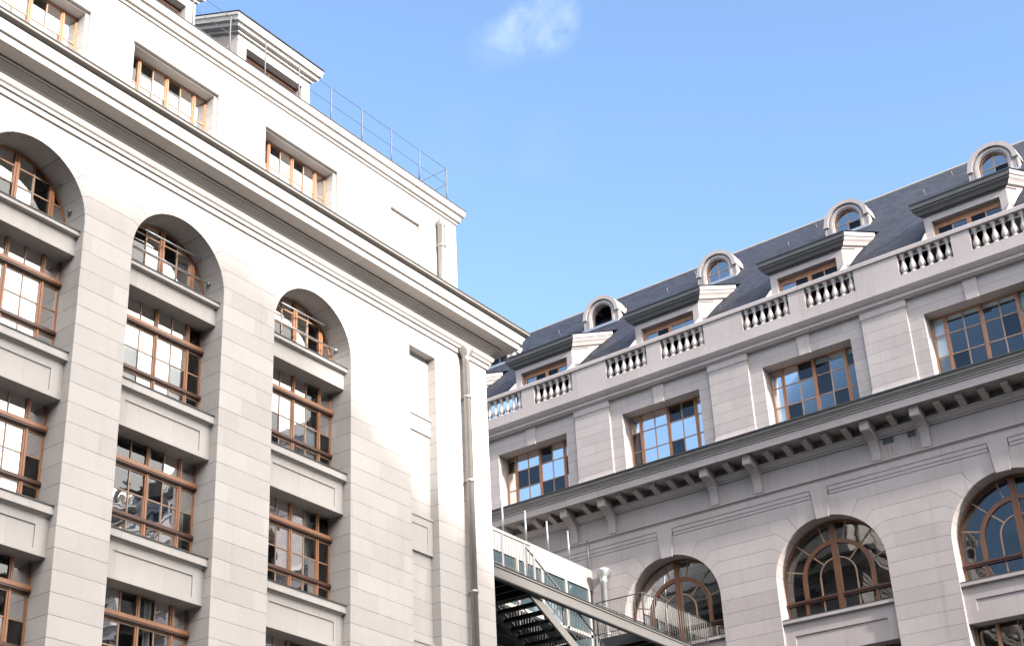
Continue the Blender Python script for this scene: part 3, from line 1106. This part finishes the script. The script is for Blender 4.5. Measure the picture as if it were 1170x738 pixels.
def arched_right(c, first, clear):
    d = .55
    fr = MB(FRl)
    z0 = 14.62
    fr.ring(c, zsR, rR - .07, rR + .03, d, d + .10)
    for sg in (-1, 1):
        a_, b_ = sorted((c + sg * (rR - .07), c + sg * rR))
        fr.box(a_, b_, d, d + .10, z0, zsR)
    fr.ring(c, zsR, 1.02, 1.15, d - .02, d + .09)
    for sg in (-1, 1):
        a_, b_ = sorted((c + sg * 1.02, c + sg * 1.15))
        fr.box(a_, b_, d - .02, d + .09, z0 + .55, zsR)
    fr.box(c - .095, c + .095, d - .03, d + .095, z0, zsR + rR - .04)
    fr.box(c - .03, c + .03, d - .055, d - .03, z0, zsR + rR - .06)
    fr.box(c - rR + .07, c + rR - .07, d + .0, d + .09, z0, z0 + .07)
    for off in (-1.12, 1.12):
        fr.box(c + off - .05, c + off + .05, d - .01, d + .09, z0 + .07, z0 + .45)
    win = fr.build('arched_window', 'woodr', right)
    t = MB(FRl)
    t.box(c - rR + .06, c - .10, d - .05, d + .07, z0 + .45, z0 + .58)
    t.box(c + .10, c + rR - .06, d - .05, d + .07, z0 + .45, z0 + .58)
    t.box(c - rR + .06, c - .10, d - .09, d - .052, z0 + .50, z0 + .56)
    t.box(c + .10, c + rR - .06, d - .09, d - .052, z0 + .50, z0 + .56)
    t.build('transom', 'woodd', win)
    gb = MB(FRl)
    gb.ring(c, zsR, .555, .595, d, d + .05)
    for sg in (-1, 1):
        a_, b_ = sorted((c + sg * .555, c + sg * .595))
        gb.box(a_, b_, d, d + .05, z0 + .58, zsR)
        a_ = c + sg * .56
        gb.box(a_ - .02, a_ + .02, d, d + .05, z0 + .07, z0 + .45)
    for ang in (15, 45, 75, 105, 135, 165):
        ca, sa = math.cos(R(ang)), math.sin(R(ang))
        rr0 = .59 if ang in (45, 135) else 1.14
        w_ = .02
        for (q0, q1) in (((rr0, 1.03), (1.14, rR - .06)) if ang in (45, 135) else ((1.14, rR - .06),)):
            P = [(c + q0 * ca - w_ * sa, zsR + q0 * sa + w_ * ca), (c + q0 * ca + w_ * sa, zsR + q0 * sa - w_ * ca),
                 (c + q1 * ca + w_ * sa, zsR + q1 * sa - w_ * ca), (c + q1 * ca - w_ * sa, zsR + q1 * sa + w_ * ca)]
            gb.prism(P, d + .004, d + .05)
    gb.build('glazing_bar', 'bar', win)
    pn = MB(FRl)

    def seg(r0, r1, t0, t1, tilt=.0015):
        n = max(2, int((t1 - t0) / 8))
        ta, tz = random.uniform(-tilt, tilt), random.uniform(-tilt, tilt)
        for k in range(n):
            a, b = R(t0 + (t1 - t0) * k / n), R(t0 + (t1 - t0) * (k + 1) / n)
            q = []
            for r_, t_ in ((r0, a), (r1, a), (r1, b), (r0, b)):
                x, y = r_ * math.cos(t_), r_ * math.sin(t_)
                q.append((c + x, d + .03 + ta * (x) + tz * (y), zsR + y))
            pn.face(q)
    for (t0, t1) in ((0, 15), (15, 45), (45, 75), (75, 90), (90, 105), (105, 135), (135, 165), (165, 180)):
        seg(1.10, rR, t0, t1)
    for (t0, t1) in ((0, 45), (45, 90), (90, 135), (135, 180)):
        seg(.575, 1.10, t0, t1)
    for (t0, t1) in ((0, 90), (90, 180)):
        seg(0.02, .575, t0, t1)
    for (x0, x1) in ((-rR, -1.1), (-1.1, -.575), (-.575, 0), (0, .575), (.575, 1.1), (1.1, rR)):
        pane_quad(pn, c + x0, c + x1, z0 + .58, zsR, d + .03)
        pane_quad(pn, c + x0, c + x1, z0, z0 + .5, d + .03)
    pn.build('pane', 'glass', win)
    room_box(FRl, c - rR + .02, c + rR - .02, z0, zsR + rR - .02, d + .14, 1.6, win)


for k, c in zip(KS, CC):
    arched_right(c, False, False)
    # sill and spandrel under the arch, and the storeys below
    for zt in (14.54, 9.4):
        a0_, a1_ = c - rR + .002, c + rR - .002
        s_ = MB(FRl)
        zb = zt - 1.19
        s_.box(a0_, a1_, .16, .9, zb, zt - .13)
        f0, f1, y0, y1 = a0_ + .32, a1_ - .32, zb + .33, zt - .52
        for q in ((a0_, f0, zb + .002, zt - .132), (f1, a1_, zb + .002, zt - .132), (f0, f1, y1, zt - .132), (f0, f1, zb + .002, y0)):
            s_.box(q[0], q[1], .125, .159, q[2], q[3])
        sp = s_.build('spandrel', 'rp', right)
        s_ = MB(FRl)
        s_.side([(.03, zt - .11), (.03, zt), (.9, zt + .08), (.9, zt - .129), (.10, zt - .129)], a0_ + .001, a1_ - .001)
        s_.build('sill', 'rp', sp)
        s_ = MB(FRl)
        s_.side([(.02, zt + .003), (.02, zt + .018), (.5, zt + .062), (.5, zt + .05)], a0_ + .003, a1_ - .003)
        s_.build('flashing', 'flash', sp)
    window_rect(FRl, right, c, rR - .01, 9.45, 13.42, .55, [12.3, 10.8], .62, heavy=[(11.6, 11.72, .06)])
    window_rect(FRl, right, c, rR - .01, 4.3, 8.28, .55, [7.2, 5.8], .62, heavy=[(6.6, 6.72, .06)])

# attic storey
m = MB(FRl)
holes = [(c - 1.54, c + 1.54, 21.05, 23.37) for c in CC]
rect_wall(m, U0, U1, 20.6, 24.03, holes, .5, 1.02, .375, 22.15)
for u in (U0, U1):
    m.face([(u, .5, 20.6), (u, 16, 20.6), (u, 16, 25), (u, .5, 25)], [(0, 0), (16, 0), (16, 11), (0, 11)])
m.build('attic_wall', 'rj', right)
bl_opts = {-2: ((0, 0, 1), (3, 0, 1)), -1: ((0, 0, 1), (3, 0, 1), (1, .92, 1), (2, .92, 1)), 0: ((3, 0, 1), (0, .9, 1), (1, .9, 1)), 1: (), 2: ((3, .92, 1),)}
for k, c in zip(KS, CC):
    window_rect(FRl, right, c, 1.535, 21.06, 23.39, 1.0, [22.72, 22.0, 21.40], .44, blinds=bl_opts.get(k, ()), curtains={1: ((.76, .82),)}.get(k, ()))
m = MB(FRl)
m.prism([(-.185, 23.33), (.185, 23.33), (.225, 24.02), (-.225, 24.02)], .44, .62)
along(m.build('keystone', 'rp', right), CC)
# pilaster strips with flared base and capital band
VP = lambda z: (z - 22.15) / .375
m2 = MB(FRl)
a0_, a1_, z0_, z1_ = -.72, .72, 21.35, 23.76
m2.face([(a0_, .40, z0_), (a1_, .40, z0_), (a1_, .40, z1_), (a0_, .40, z1_)], [(a0_, VP(z0_)), (a1_, VP(z0_)), (a1_, VP(z1_)), (a0_, VP(z1_))])
for x in (a0_, a1_):
    m2.face([(x, .40, z0_), (x, .5, z0_), (x, .5, z1_), (x, .40, z1_)], [(0, VP(z0_)), (.1, VP(z0_)), (.1, VP(z1_)), (0, VP(z1_))])
pil_us = [c + PIT / 2 for c in CC]
along(m2.build('pilaster', 'rj', right), pil_us)
m = MB(FRl)
m.box(-.745, .745, .37, .52, 23.79, 24.03)
m.box(-.725, .725, .39, .52, 23.74, 23.788)
along(m.build('pilaster_capital', 'rp', right), pil_us)
m = MB(FRl)
ex = [(.10, 20.6), (.10, 20.98), (.085, 21.06), (.045, 21.16), (.015, 21.26), (0, 21.36)]
for (e0, z0_), (e1, z1_) in zip(ex, ex[1:]):
    A = [(-.72 - e0, .5, z0_), (-.72 - e0, .40 - e0, z0_), (.72 + e0, .40 - e0, z0_), (.72 + e0, .5, z0_)]
    B = [(-.72 - e1, .5, z1_), (-.72 - e1, .40 - e1, z1_), (.72 + e1, .40 - e1, z1_), (.72 + e1, .5, z1_)]
    for i in range(3):
        m.face([A[i], A[i + 1], B[i + 1], B[i]])
along(m.build('pilaster_base', 'rp', right), pil_us)

# upper cornice and balustrade
m = MB(FRl)
m.sweep([(.6, 24.032), (.34, 24.032), (.34, 24.07), (.28, 24.09), (.28, 24.20), (.24, 24.215), (.20, 24.26), (.16, 24.30), (.16, 24.33), (.13, 24.345), (.13, 24.40), (.40, 24.45), (.6, 24.45)], U0, U1)
m.build('balcony_cornice', 'rp', right)
BD0, BD1 = .40, .62
m = MB(FRl)
m.box(U0, U1, BD0, BD1, 24.452, 24.90)
m.side([(BD0 - .05, 25.66), (BD0 - .05, 25.79), (BD0 - .02, 25.82), (BD1 + .02, 25.82), (BD1 + .05, 25.79), (BD1 + .05, 25.66)], U0, U1)
m.box(U0, U1, .621, 1.6, 24.6, 24.9)
for c in CC:
    m.box(c - .29, c + .29, BD0 + .001, BD1 - .001, 24.90, 25.66)
    m.box(c + 1.995, c + PIT - 1.995, BD0 + .001, BD1 - .001, 24.90, 25.66)
balus = m.build('balustrade', 'rp', right)
bprof = [(.095, 24.90), (.095, 24.955), (.06, 24.97), (.075, 25.0), (.105, 25.06), (.115, 25.12), (.10, 25.19), (.065, 25.30), (.048, 25.40), (.045, 25.47), (.062, 25.49), (.062, 25.52), (.05, 25.53), (.078, 25.57), (.098, 25.60), (.098, 25.66)]
bproto = None
rest = MB(FRl)
for k, c in zip(KS, CC):
    for s0 in (c - 1.995, c + .29):
        for i in range(6):
            u = s0 + 1.705 * (i + .5) / 6
            if k >= -3:
                if bproto is None:
                    b_ = MB(FRl)
                    b_.lathe(bprof, 0, .51, 12)
                    bproto = b_.build('baluster', 'bal', balus, True)
                    bproto.location = (0, U * u, 0)
                else:
                    cp = bproto.copy(); COL.objects.link(cp); cp.parent = balus
                    cp.location = (0, U * u, 0)
            else:
                rest.lathe([(r_, z_) for r_, z_ in bprof], u, .51, 8)
o = rest.build('baluster', 'bal', balus, True)
o['kind'] = 'stuff'

# mansard roof
m = MB(FRl)
RZ = lambda d: 24.92 + .94 * d
L_ = lambda d: (d - .8) * 1.372
rd = 9.6


def rface(m, pts):
    m.face([(u, d, RZ(d) if z is None else z) for u, d, z in pts], [(u * U, L_(d) * U) for u, d, z in pts])


rface(m, [(U0, .8, None), (U1, .8, None), (U1, rd, None), (U0, rd, None)])
m.face([(U0, rd, RZ(rd)), (U1, rd, RZ(rd)), (U1, 16, 28.0), (U0, 16, 28.0)])
m.face([(U0, .8, RZ(.8)), (U0, rd, RZ(rd)), (U0, 16, 28), (U0, 16, 24.9), (U0, .8, 24.9)])
m.build('roof', 'slate', right)
m = MB(FRl)
m.sweep([(rd - .09, RZ(rd - .09) + .010), (rd - .05, RZ(rd - .05) + .03), (rd, RZ(rd) + .05), (rd + .2, RZ(rd) + .02), (rd + .2, RZ(rd) - .1)], U0, U1)
m.build('ridge_flashing', 'lead', right)

# shed dormers
def rdormer(c):
    d0, zf0, zf1, h_ = 1.6, 24.95, 27.40, 1.32
    m = MB(FRl)
    rect_wall(m, c - h_, c + h_, zf0, zf1, [(c - 1.08, c + 1.08, 25.75, 27.10)], d0, d0 + .30, 10, .5)
    dm = m.build('dormer', 'rp', right)
    tipd = 3.63
    for sg in (-1, 1):
        m = MB(FRl)
        x = c + sg * h_
        m.face([(x, d0, zf0), (x, d0, zf1), (x, tipd + .2, zf1 + .46 * (tipd + .2 - d0)), (x, d0 + .3, zf0)])
        m.build('cheek', 'rp', dm)
        # trim strip where the cheek meets the slates, gently concave
        m = MB(FRl)
        x0_, x1_ = sorted((c + sg * (h_ + .002), c + sg * (h_ + .05)))
        lo, hi = [], []
        for i in range(9):
            t = i / 8
            dd = .95 + (tipd - .95) * t
            zz = RZ(dd) + .02 + .10 * math.sin(math.pi * t)
            lo.append((dd, zz - .05))
            hi.append((dd - .13, zz + .11))
        m.side(lo + hi[::-1], x0_, x1_)
        m.build('cheek_trim', 'rp', dm)
    e = MB(FRl)
    pf = [(0.05, -.08), (-.04, -.08), (-.05, -.04), (-.13, -.03), (-.18, .07), (-.24, .13), (-.25, .20), (-.29, .21), (-.29, .30), (-.29, .36), (.05, .40)]
    A = [(c - h_ + q[0], d0 + q[0], zf1 + q[1]) for q in pf]
    B = [(c + h_ - q[0], d0 + q[0], zf1 + q[1]) for q in pf]
    n = len(pf)
    for i in range(n):
        j = (i + 1) % n
        e.face([A[i], B[i], B[j], A[j]])
    e.build('eaves_gutter', 'darklead', dm)
    for E0 in (A, B):
        e = MB(FRl)
        E1 = []
        for p in E0:
            dd = 4.3
            E1.append((p[0], dd, p[2] + (dd - p[1]) * .46))
        for i in range(n):
            j = (i + 1) % n
            e.face([E0[i], E1[i], E1[j], E0[j]])
        e.face(E1)
        e.build('eaves_moulding', 'rp', dm)
    e = MB(FRl)
    zt = zf1 + .405
    o_ = h_ + .30
    e.face([(c - o_, d0 - .30, zt), (c + o_, d0 - .30, zt), (c + o_, 4.85, zt + (4.85 - d0 + .3) * .46), (c - o_, 4.85, zt + (4.85 - d0 + .3) * .46)],
           [((c - o_) * U, 0), ((c + o_) * U, 0), ((c + o_) * U, 4.3), ((c - o_) * U, 4.3)])
    e.build('roof', 'slate', dm)
    e = MB(FRl)
    e.box(c - o_, c + o_, d0 - .315, d0 - .285, zt - .035, zt + .012)
    e.build('flashing', 'flash', dm)
    w_ = MB(FRl)
    dw = d0 + .22
    w_.box(c - 1.075, c + 1.075, dw, dw + .08, 26.90, 27.095)
    for x, q in ((-1.03, .045), (0, .07), (1.03, .045)):
        w_.box(c + x - q, c + x + q, dw, dw + .08, 25.76, 26.898)
    w_.build('window_frame', 'wood', dm)
    w_ = MB(FRl)
    for x in (-.53, .53):
        w_.box(c + x - .02, c + x + .02, dw + .01, dw + .06, 25.76, 26.898)
    w_.build('glazing_bar', 'bar', dm)
    w_ = MB(FRl)
    for x0, x1 in ((-.985, -.53), (-.53, -.07), (.07, .53), (.53, .985)):
        pane_quad(w_, c + x0, c + x1, 25.76, 26.898, dw + .035)
    w_.build('pane', 'glassd', dm)
    room_box(FRl, c - 1.05, c + 1.05, 25.76, 27.08, d0 + .32, .9, dm)


def oculus(c, glazed=True):
    d0, zs, rw, ro = 6.25, 31.31, .50, .80
    zb = 30.70
    m = MB(FRl)
    n = 24
    for k in range(n):
        a, b = math.pi * k / n, math.pi * (k + 1) / n
        P = lambda r_, t, d: (c + r_ * math.cos(t), d, zs + r_ * math.sin(t))
        m.face([P(rw, a, d0), P(ro, a, d0), P(ro, b, d0), P(rw, b, d0)])
        m.face([P(rw, a, d0), P(rw, b, d0), P(rw, b, d0 + .3), P(rw, a, d0 + .3)])
        m.face([P(ro, a, d0), P(ro, b, d0), P(ro, b, d0 + 2.2), P(ro, a, d0 + 2.2)])
    for sg in (-1, 1):
        m.face([(c + sg * rw, d0, zb), (c + sg * (ro - .03), d0, zb), (c + sg * ro, d0, zs), (c + sg * rw, d0, zs)])
        m.face([(c + sg * rw, d0, zb), (c + sg * rw, d0, zs), (c + sg * rw, d0 + .3, zs), (c + sg * rw, d0 + .3, zb)])
        m.face([(c + sg * (ro - .03), d0, zb), (c + sg * ro, d0, zs), (c + sg * ro, d0 + 1.2, zs), (c + sg * (ro - .03), d0 + 1.2, zb)])
    dm = m.build('round_dormer', 'rp', right)
    m = MB(FRl)
    m.ring(c, zs, .70, .86, d0 - .09, d0 + .6, 0, 180, 24)
    m.ring(c, zs, .55, .62, d0 - .035, d0 + .02, 0, 180, 24)
    for sg in (-1, 1):
        a_, b_ = sorted((c + sg * .70, c + sg * .885))
        m.box(a_, b_, d0 - .10, d0 + .55, zs - .06, zs - .001)
        a_, b_ = sorted((c + sg * .55, c + sg * .62))
        m.box(a_, b_, d0 - .035, d0 + .02, zb, zs)
        # little scroll at the foot
        m.side([(d0 - .02, zb), (d0 - .02, zs - .07), (d0 + .18, zs - .10), (d0 + .30, zs - .25), (d0 + .50, zs - .30), (d0 + .6, zb + .1)], c + sg * .80, c + sg * (.86))
    m.build('hood_moulding', 'rp', dm)
    m = MB(FRl)
    m.side([(d0 - .16, zb - .10), (d0 - .16, zb + .05), (d0 + .2, zb + .12), (d0 + .2, zb - .10)], c - .88, c + .88)
    m.build('sill', 'zinc', dm)
    if glazed:
        m = MB(FRl)
        m.ring(c, zs, rw - .05, rw + .01, d0 + .14, d0 + .2, 0, 180, 20)
        for sg in (-1, 1):
            a_, b_ = sorted((c + sg * (rw - .05), c + sg * rw))
            m.box(a_, b_, d0 + .14, d0 + .2, zb + .08, zs)
        m.build('window_frame', 'wood', dm)
        m = MB(FRl)
        m.box(c - .018, c + .018, d0 + .15, d0 + .19, zb + .08, zs + rw - .02)
        m.box(c - rw + .04, c + rw - .04, d0 + .152, d0 + .188, zs - .06, zs - .025)
        m.build('glazing_bar', 'bar', dm)
        m = MB(FRl)
        for (x0, x1) in ((-.49, 0), (0, .49)):
            pane_quad(m, c + x0, c + x1, zb + .08, zs - .04, d0 + .17)
        for (t0, t1) in ((0, 90), (90, 180)):
            for k in range(6):
                a, b = R(t0 + (t1 - t0) * k / 6), R(t0 + (t1 - t0) * (k + 1) / 6)
                m.face([(c, d0 + .17, zs - .04), (c + .49 * math.cos(a), d0 + .17, zs - .04 + .5 * math.sin(a)), (c + .49 * math.cos(b), d0 + .17, zs - .04 + .5 * math.sin(b))])
        m.build('pane', 'glassd', dm)
    room_box(FRl, c - .60, c + .60, zb - .05, zs + .62, d0 + .301, 1.2, dm)


for k, c in zip(KS, CC):
    rdormer(c)
    oculus(c, k != 2)

# snow hooks on the slates
sh = None
for k in range(-3, 4):
    for du, dd in ((2.75, 7.3), (1.95, 8.4), (3.5, 2.2)):
        u = C0 + k * PIT + du
        if sh is None:
            q = MB(FRl)
            z = RZ(0)
            q.bar((0, 0, z - .0), (0, -.10, z + .02), .018, n=6)
            q.bar((0, -.10, z + .02), (0, -.13, z + .14), .025, n=6)
            q.bar((0, -.13, z + .14), (.03, -.06, z + .20), .025, n=6)
            sh = q.build('snow_hook', 'lead', right)
            sh.location = (U * dd, U * u, U * .94 * dd)
        else:
            cp = sh.copy(); COL.objects.link(cp); cp.parent = right
            cp.location = (U * dd, U * u, U * .94 * dd)

# drainpipe with a hopper at the corner of link and right range
m = MB()
pyy, pxx = 28.35, XR - .28
m.lathe([(.125, .2), (.125, 19.7)], pxx, pyy, 14)
m.lathe([(.125, 19.7), (.17, 19.75), (.145, 19.83), (.17, 19.95), (.30, 20.15), (.30, 20.23), (.26, 20.26), (0, 20.26)], pxx, pyy, 14)
for z in (6, 10, 14, 17.6):
    m.lathe([(.125, z - .05), (.15, z - .045), (.15, z + .045), (.125, z + .05)], pxx, pyy, 14)
for v in range(len(m.v)):
    x, y, z = m.v[v]
    m.v[v] = (x - right_loc.x, y - right_loc.y, z)
m.build('drainpipe', 'zinc', right, True)

# ================================================================== GLAZED LINK
link = empty('glazed_link_building', (40, 29, 0))
tag(link, 'low white link block with teal glass band behind the dark steel staircase', 'building')


def FK(a, d, z): return (a - 40, d, z)


m = MB(FK)
m.box(LX1 + .02, XR - .02, 0.0, 6.0, 19.55, 20.42)
m.build('parapet', 'white', link)
m = MB(FK)
m.box(LX1 + .02, XR - .02, .25, 6.0, 0.0, 19.5)
m.build('wall', 'grey', link)
m = MB(FK)
m.box(LX1 + .03, XR - .03, .06, .12, 8.0, 19.54)
m.build('pane', 'teal', link)
m = MB(FK)
x = LX1 + .3
i = 0
while x < XR - .2:
    m.box(x - .07, x + .07, -.02, .058, 15.61, 19.548)
    x += 1.62
m.box(LX1 + .03, XR - .03, -.02, .055, 17.55, 17.68)
m.box(LX1 + .03, XR - .03, -.02, .055, 15.61, 15.75)
m.build('mullion', 'white', link)
m = MB(FK)
x = 36.2
while x < 44.8:
    m.box(x - .018, x + .018, -.10, -.06, 15.2, 17.5)
    x += .16
for z in (15.2, 17.5):
    m.box(36.1, 44.9, -.11, -.05, z - .03, z + .03)
m.build('louvre', 'white', link)
pst = None
for x in (40.84, 42.33, 43.79, 45.25, 46.67):
    if pst is None:
        m = MB()
        m.bar((0, .06, 20.42), (0, .06, 21.70), .085, n=8)
        pst = m.build('post', 'steel', link, True)
        pst.location = (x - 40, 0, 0)
    else:
        cp = pst.copy(); COL.objects.link(cp); cp.parent = link
        cp.location = (x - 40, 0, 0)

# ================================================================== EXTERNAL STAIRCASE
st = empty('external_staircase', (38, 24.2, 0))
tag(st, 'steel outdoor walkway and dark open-tread staircase spanning the gap to the arched doorway', 'staircase')


def FS(a, d, z): return (a - 38, d, z)       # d measured from y=24.2


m = MB(FS)
m.box(LX1 + .02, XR - .02, 0, .10, 15.70, 16.02)
m.box(LX1 + .02, XR - .02, -.04, .14, 16.02, 16.07)
m.build('beam', 'gsteel', st)
m = MB(FS)
m.box(LX1 + .02, XR - .02, -.055, .16, 16.071, 16.11)
m.box(LX1 + .02, XR - .02, -.03, .13, 15.655, 15.698)
m.box(LX1 + .02, 35.6, .13, 2.0, 15.95, 16.03)
m.box(42.28, XR - .02, .13, 2.0, 15.95, 16.03)
m.box(LX1 + .02, 35.6, 1.92, 2.02, 15.7, 15.948)
m.box(35.5, 35.6, .11, 1.9, 15.68, 15.948)
m.box(42.28, 42.38, .11, 1.9, 15.68, 15.948)
for x in [42.9 + .55 * k for k in range(7)]:
    m.box(x, x + .06, .12, 1.9, 15.72, 15.948)
for x in (33.7, 34.4, 35.0):
    m.box(x, x + .06, .12, 1.9, 15.72, 15.948)
m.box(LX1 + .02, 41.6, 2.03, 4.75, 15.93, 16.03)
m.box(LX1 + .02, 41.6, 3.3, 3.4, 15.62, 15.928)
m.build('deck', 'dsteel', st)

# flight going down towards the right range
sl_ = -.535
fx0, fz0 = 35.6, 15.95
L1 = 9.5


def strg(d0, d1, mat):
    q = MB(FS)
    P = [(fx0, fz0 - .02), (fx0 + L1, fz0 + sl_ * L1), (fx0 + L1, fz0 + sl_ * L1 - .34), (fx0, fz0 - .36)]
    q.prism(P, d0, d1)
    return q.build('stringer', mat, st)


strg(.16, .24, 'gsteel')
strg(1.86, 1.94, 'dsteel')
n = 26
for k in range(n):
    x = fx0 + .12 + k * L1 / n
    z = fz0 + sl_ * (x - fx0) - .08
    q = MB(FS)
    q.box(x, x + .34, .25, 1.85, z - .05, z)
    q.box(x, x + .02, .25, 1.85, z - .13, z - .051)
    q.build('tread', 'dsteel', st)


def balustrade(p, q, h, n, name, post_every=0, rail_mat='dsteel', bar_mat='steel', railw=.05, fin=.018):
    p, q = Vector(p), Vector(q)
    r_ = MB(FS)
    r_.bar(p + Vector((0, 0, h)), q + Vector((0, 0, h)), railw, n=8)
    r_.bar(p + Vector((0, 0, .12)), q + Vector((0, 0, .12)), .03, n=6)
    o = r_.build(name, rail_mat, st, True)
    b = MB(FS)
    for k in range(n + 1):
        x = p + (q - p) * (k / n)
        thick = post_every and k % post_every == 0
        w = .06 if thick else fin
        b.bar(x + Vector((0, 0, .02 if thick else .12)), x + Vector((0, 0, h)), w, n=6)
    b.build('rail_bars', bar_mat, o, True)
    return o


# walkway handrail (left), its posts, then the flight's rails
balustrade((LX1 + .03, .06, 16.09), (35.50, .06, 16.09), 1.15, 16, 'handrail', 0, 'gsteel', 'gsteel')
for x in (34.03, 35.2, 35.72):
    m = MB(FS)
    m.bar((x, .06, 16.05), (x, .06, 17.22 if x < 35.6 else 17.08), .075, n=6)
    m.build('rail_post', 'steel', st)
balustrade((35.50, .20, 16.09), (35.6 + L1, .20, 16.09 + sl_ * (L1 + .1)), 1.13, 60, 'handrail', 12, 'dsteel', 'gsteel', .06)
balustrade((35.50, 1.90, 16.09), (35.6 + L1, 1.90, 16.09 + sl_ * (L1 + .1)), 1.13, 60, 'handrail', 12, 'dsteel', 'gsteel', .06)
balustrade((LX1 + .03, 1.96, 16.09), (35.50, 1.96, 16.09), 1.15, 16, 'handrail', 0, 'dsteel', 'gsteel')
# right landing rail: corner, along the beam and back towards the link
balustrade((42.30, .06, 16.09), (XR + .35, .06, 16.09), 1.28, 30, 'handrail', 10, 'dsteel', 'gsteel', .05, .024)
balustrade((42.30, .06, 16.09), (42.30, 1.96, 16.09), 1.28, 12, 'handrail', 12, 'dsteel', 'gsteel', .04, .012)
balustrade((42.30, 1.96, 16.09), (XR - .03, 1.96, 16.09), 1.28, 30, 'handrail', 10, 'dsteel', 'gsteel')
# supports to the ground
m = MB(FS)
for x in (33.35, 46.5):
    for d in (.05, 1.93):
        m.box(x - .07, x + .07, d - .04, d + .04, 0, 15.65)
m.build('column', 'dsteel', st)

# ================================================================== BLOCK BEHIND THE VIEWER (seen only in reflections; shades the lower left facade)
blk = empty('offscreen_block', (-5, -31, 0))
tag(blk, 'grey hip-roofed block across the street, its dark shape mirrored in the lower windows', 'building')


def FB(a, d, z): return (a + 5, -d, z)


TE = math.tan(R(SUN_EL)) / math.cos(R(SUN_AZ))
Hr = 23.3 + 55 * TE
Hw = Hr - 9.0
bx1 = 14.0 + 13.2
m = MB(FB)
m.box(-60, bx1, 0, 16, 0, Hw)
m.build('wall', 'grey', blk)
m = MB(FB)
P = dict(a=(-60, -.4, Hw), b=(bx1 + .4, -.4, Hw), c=(bx1 + .4, 16.4, Hw), d=(-60, 16.4, Hw), e=(-50, 8, Hr), f=(14.0, 8, Hr), )
# front face of the hip leans little, so the end slope sets the silhouette
P['e'] = (-50, 3.0, Hr); P['f'] = (14.0, 3.0, Hr); P['g'] = (14.0, 13.0, Hr); P['h'] = (-50, 13.0, Hr)
for q in ('abfe', 'bcgf', 'cdhg', 'dae' + 'h', 'efgh'):
    m.face([P[k] for k in (q if len(q) == 4 else q)])
m.face([P['a'], P['d'], P['c'], P['b']])
m.build('roof', 'slate', blk)
m = MB(FB)
for i in range(26):
    for j in range(8):
        x = -56 + i * 3.3
        if x < bx1 - 2:
            m.box(x, x + 1.4, -.02, .0, 3 + j * 3.7, 5.2 + j * 3.7)
m.build('window', 'teal', blk)
wb = empty('offscreen_block', (-34, 15, 0))  # unseen block, added to keep low western light off the right facade
tag(wb, 'plain grey block added on the west side, outside the frame, to cut low sky light', 'building')
m = MB()
m.box(-14, 0, -36, 60, 0, 27)
m.build('wall', 'grey', wb)
m = MB()
m.box(-14.4, .4, -36.4, 60.4, 27.003, 27.6)
m.build('roof', 'slate', wb)
m = MB()
for i in range(26):
    for j in range(6):
        m.box(.002, .03, -34 + 3.5 * i, -32.6 + 3.5 * i, 3 + 3.8 * j, 5.2 + 3.8 * j)
m.build('window', 'teal', wb)
print("objects", len(bpy.data.objects))
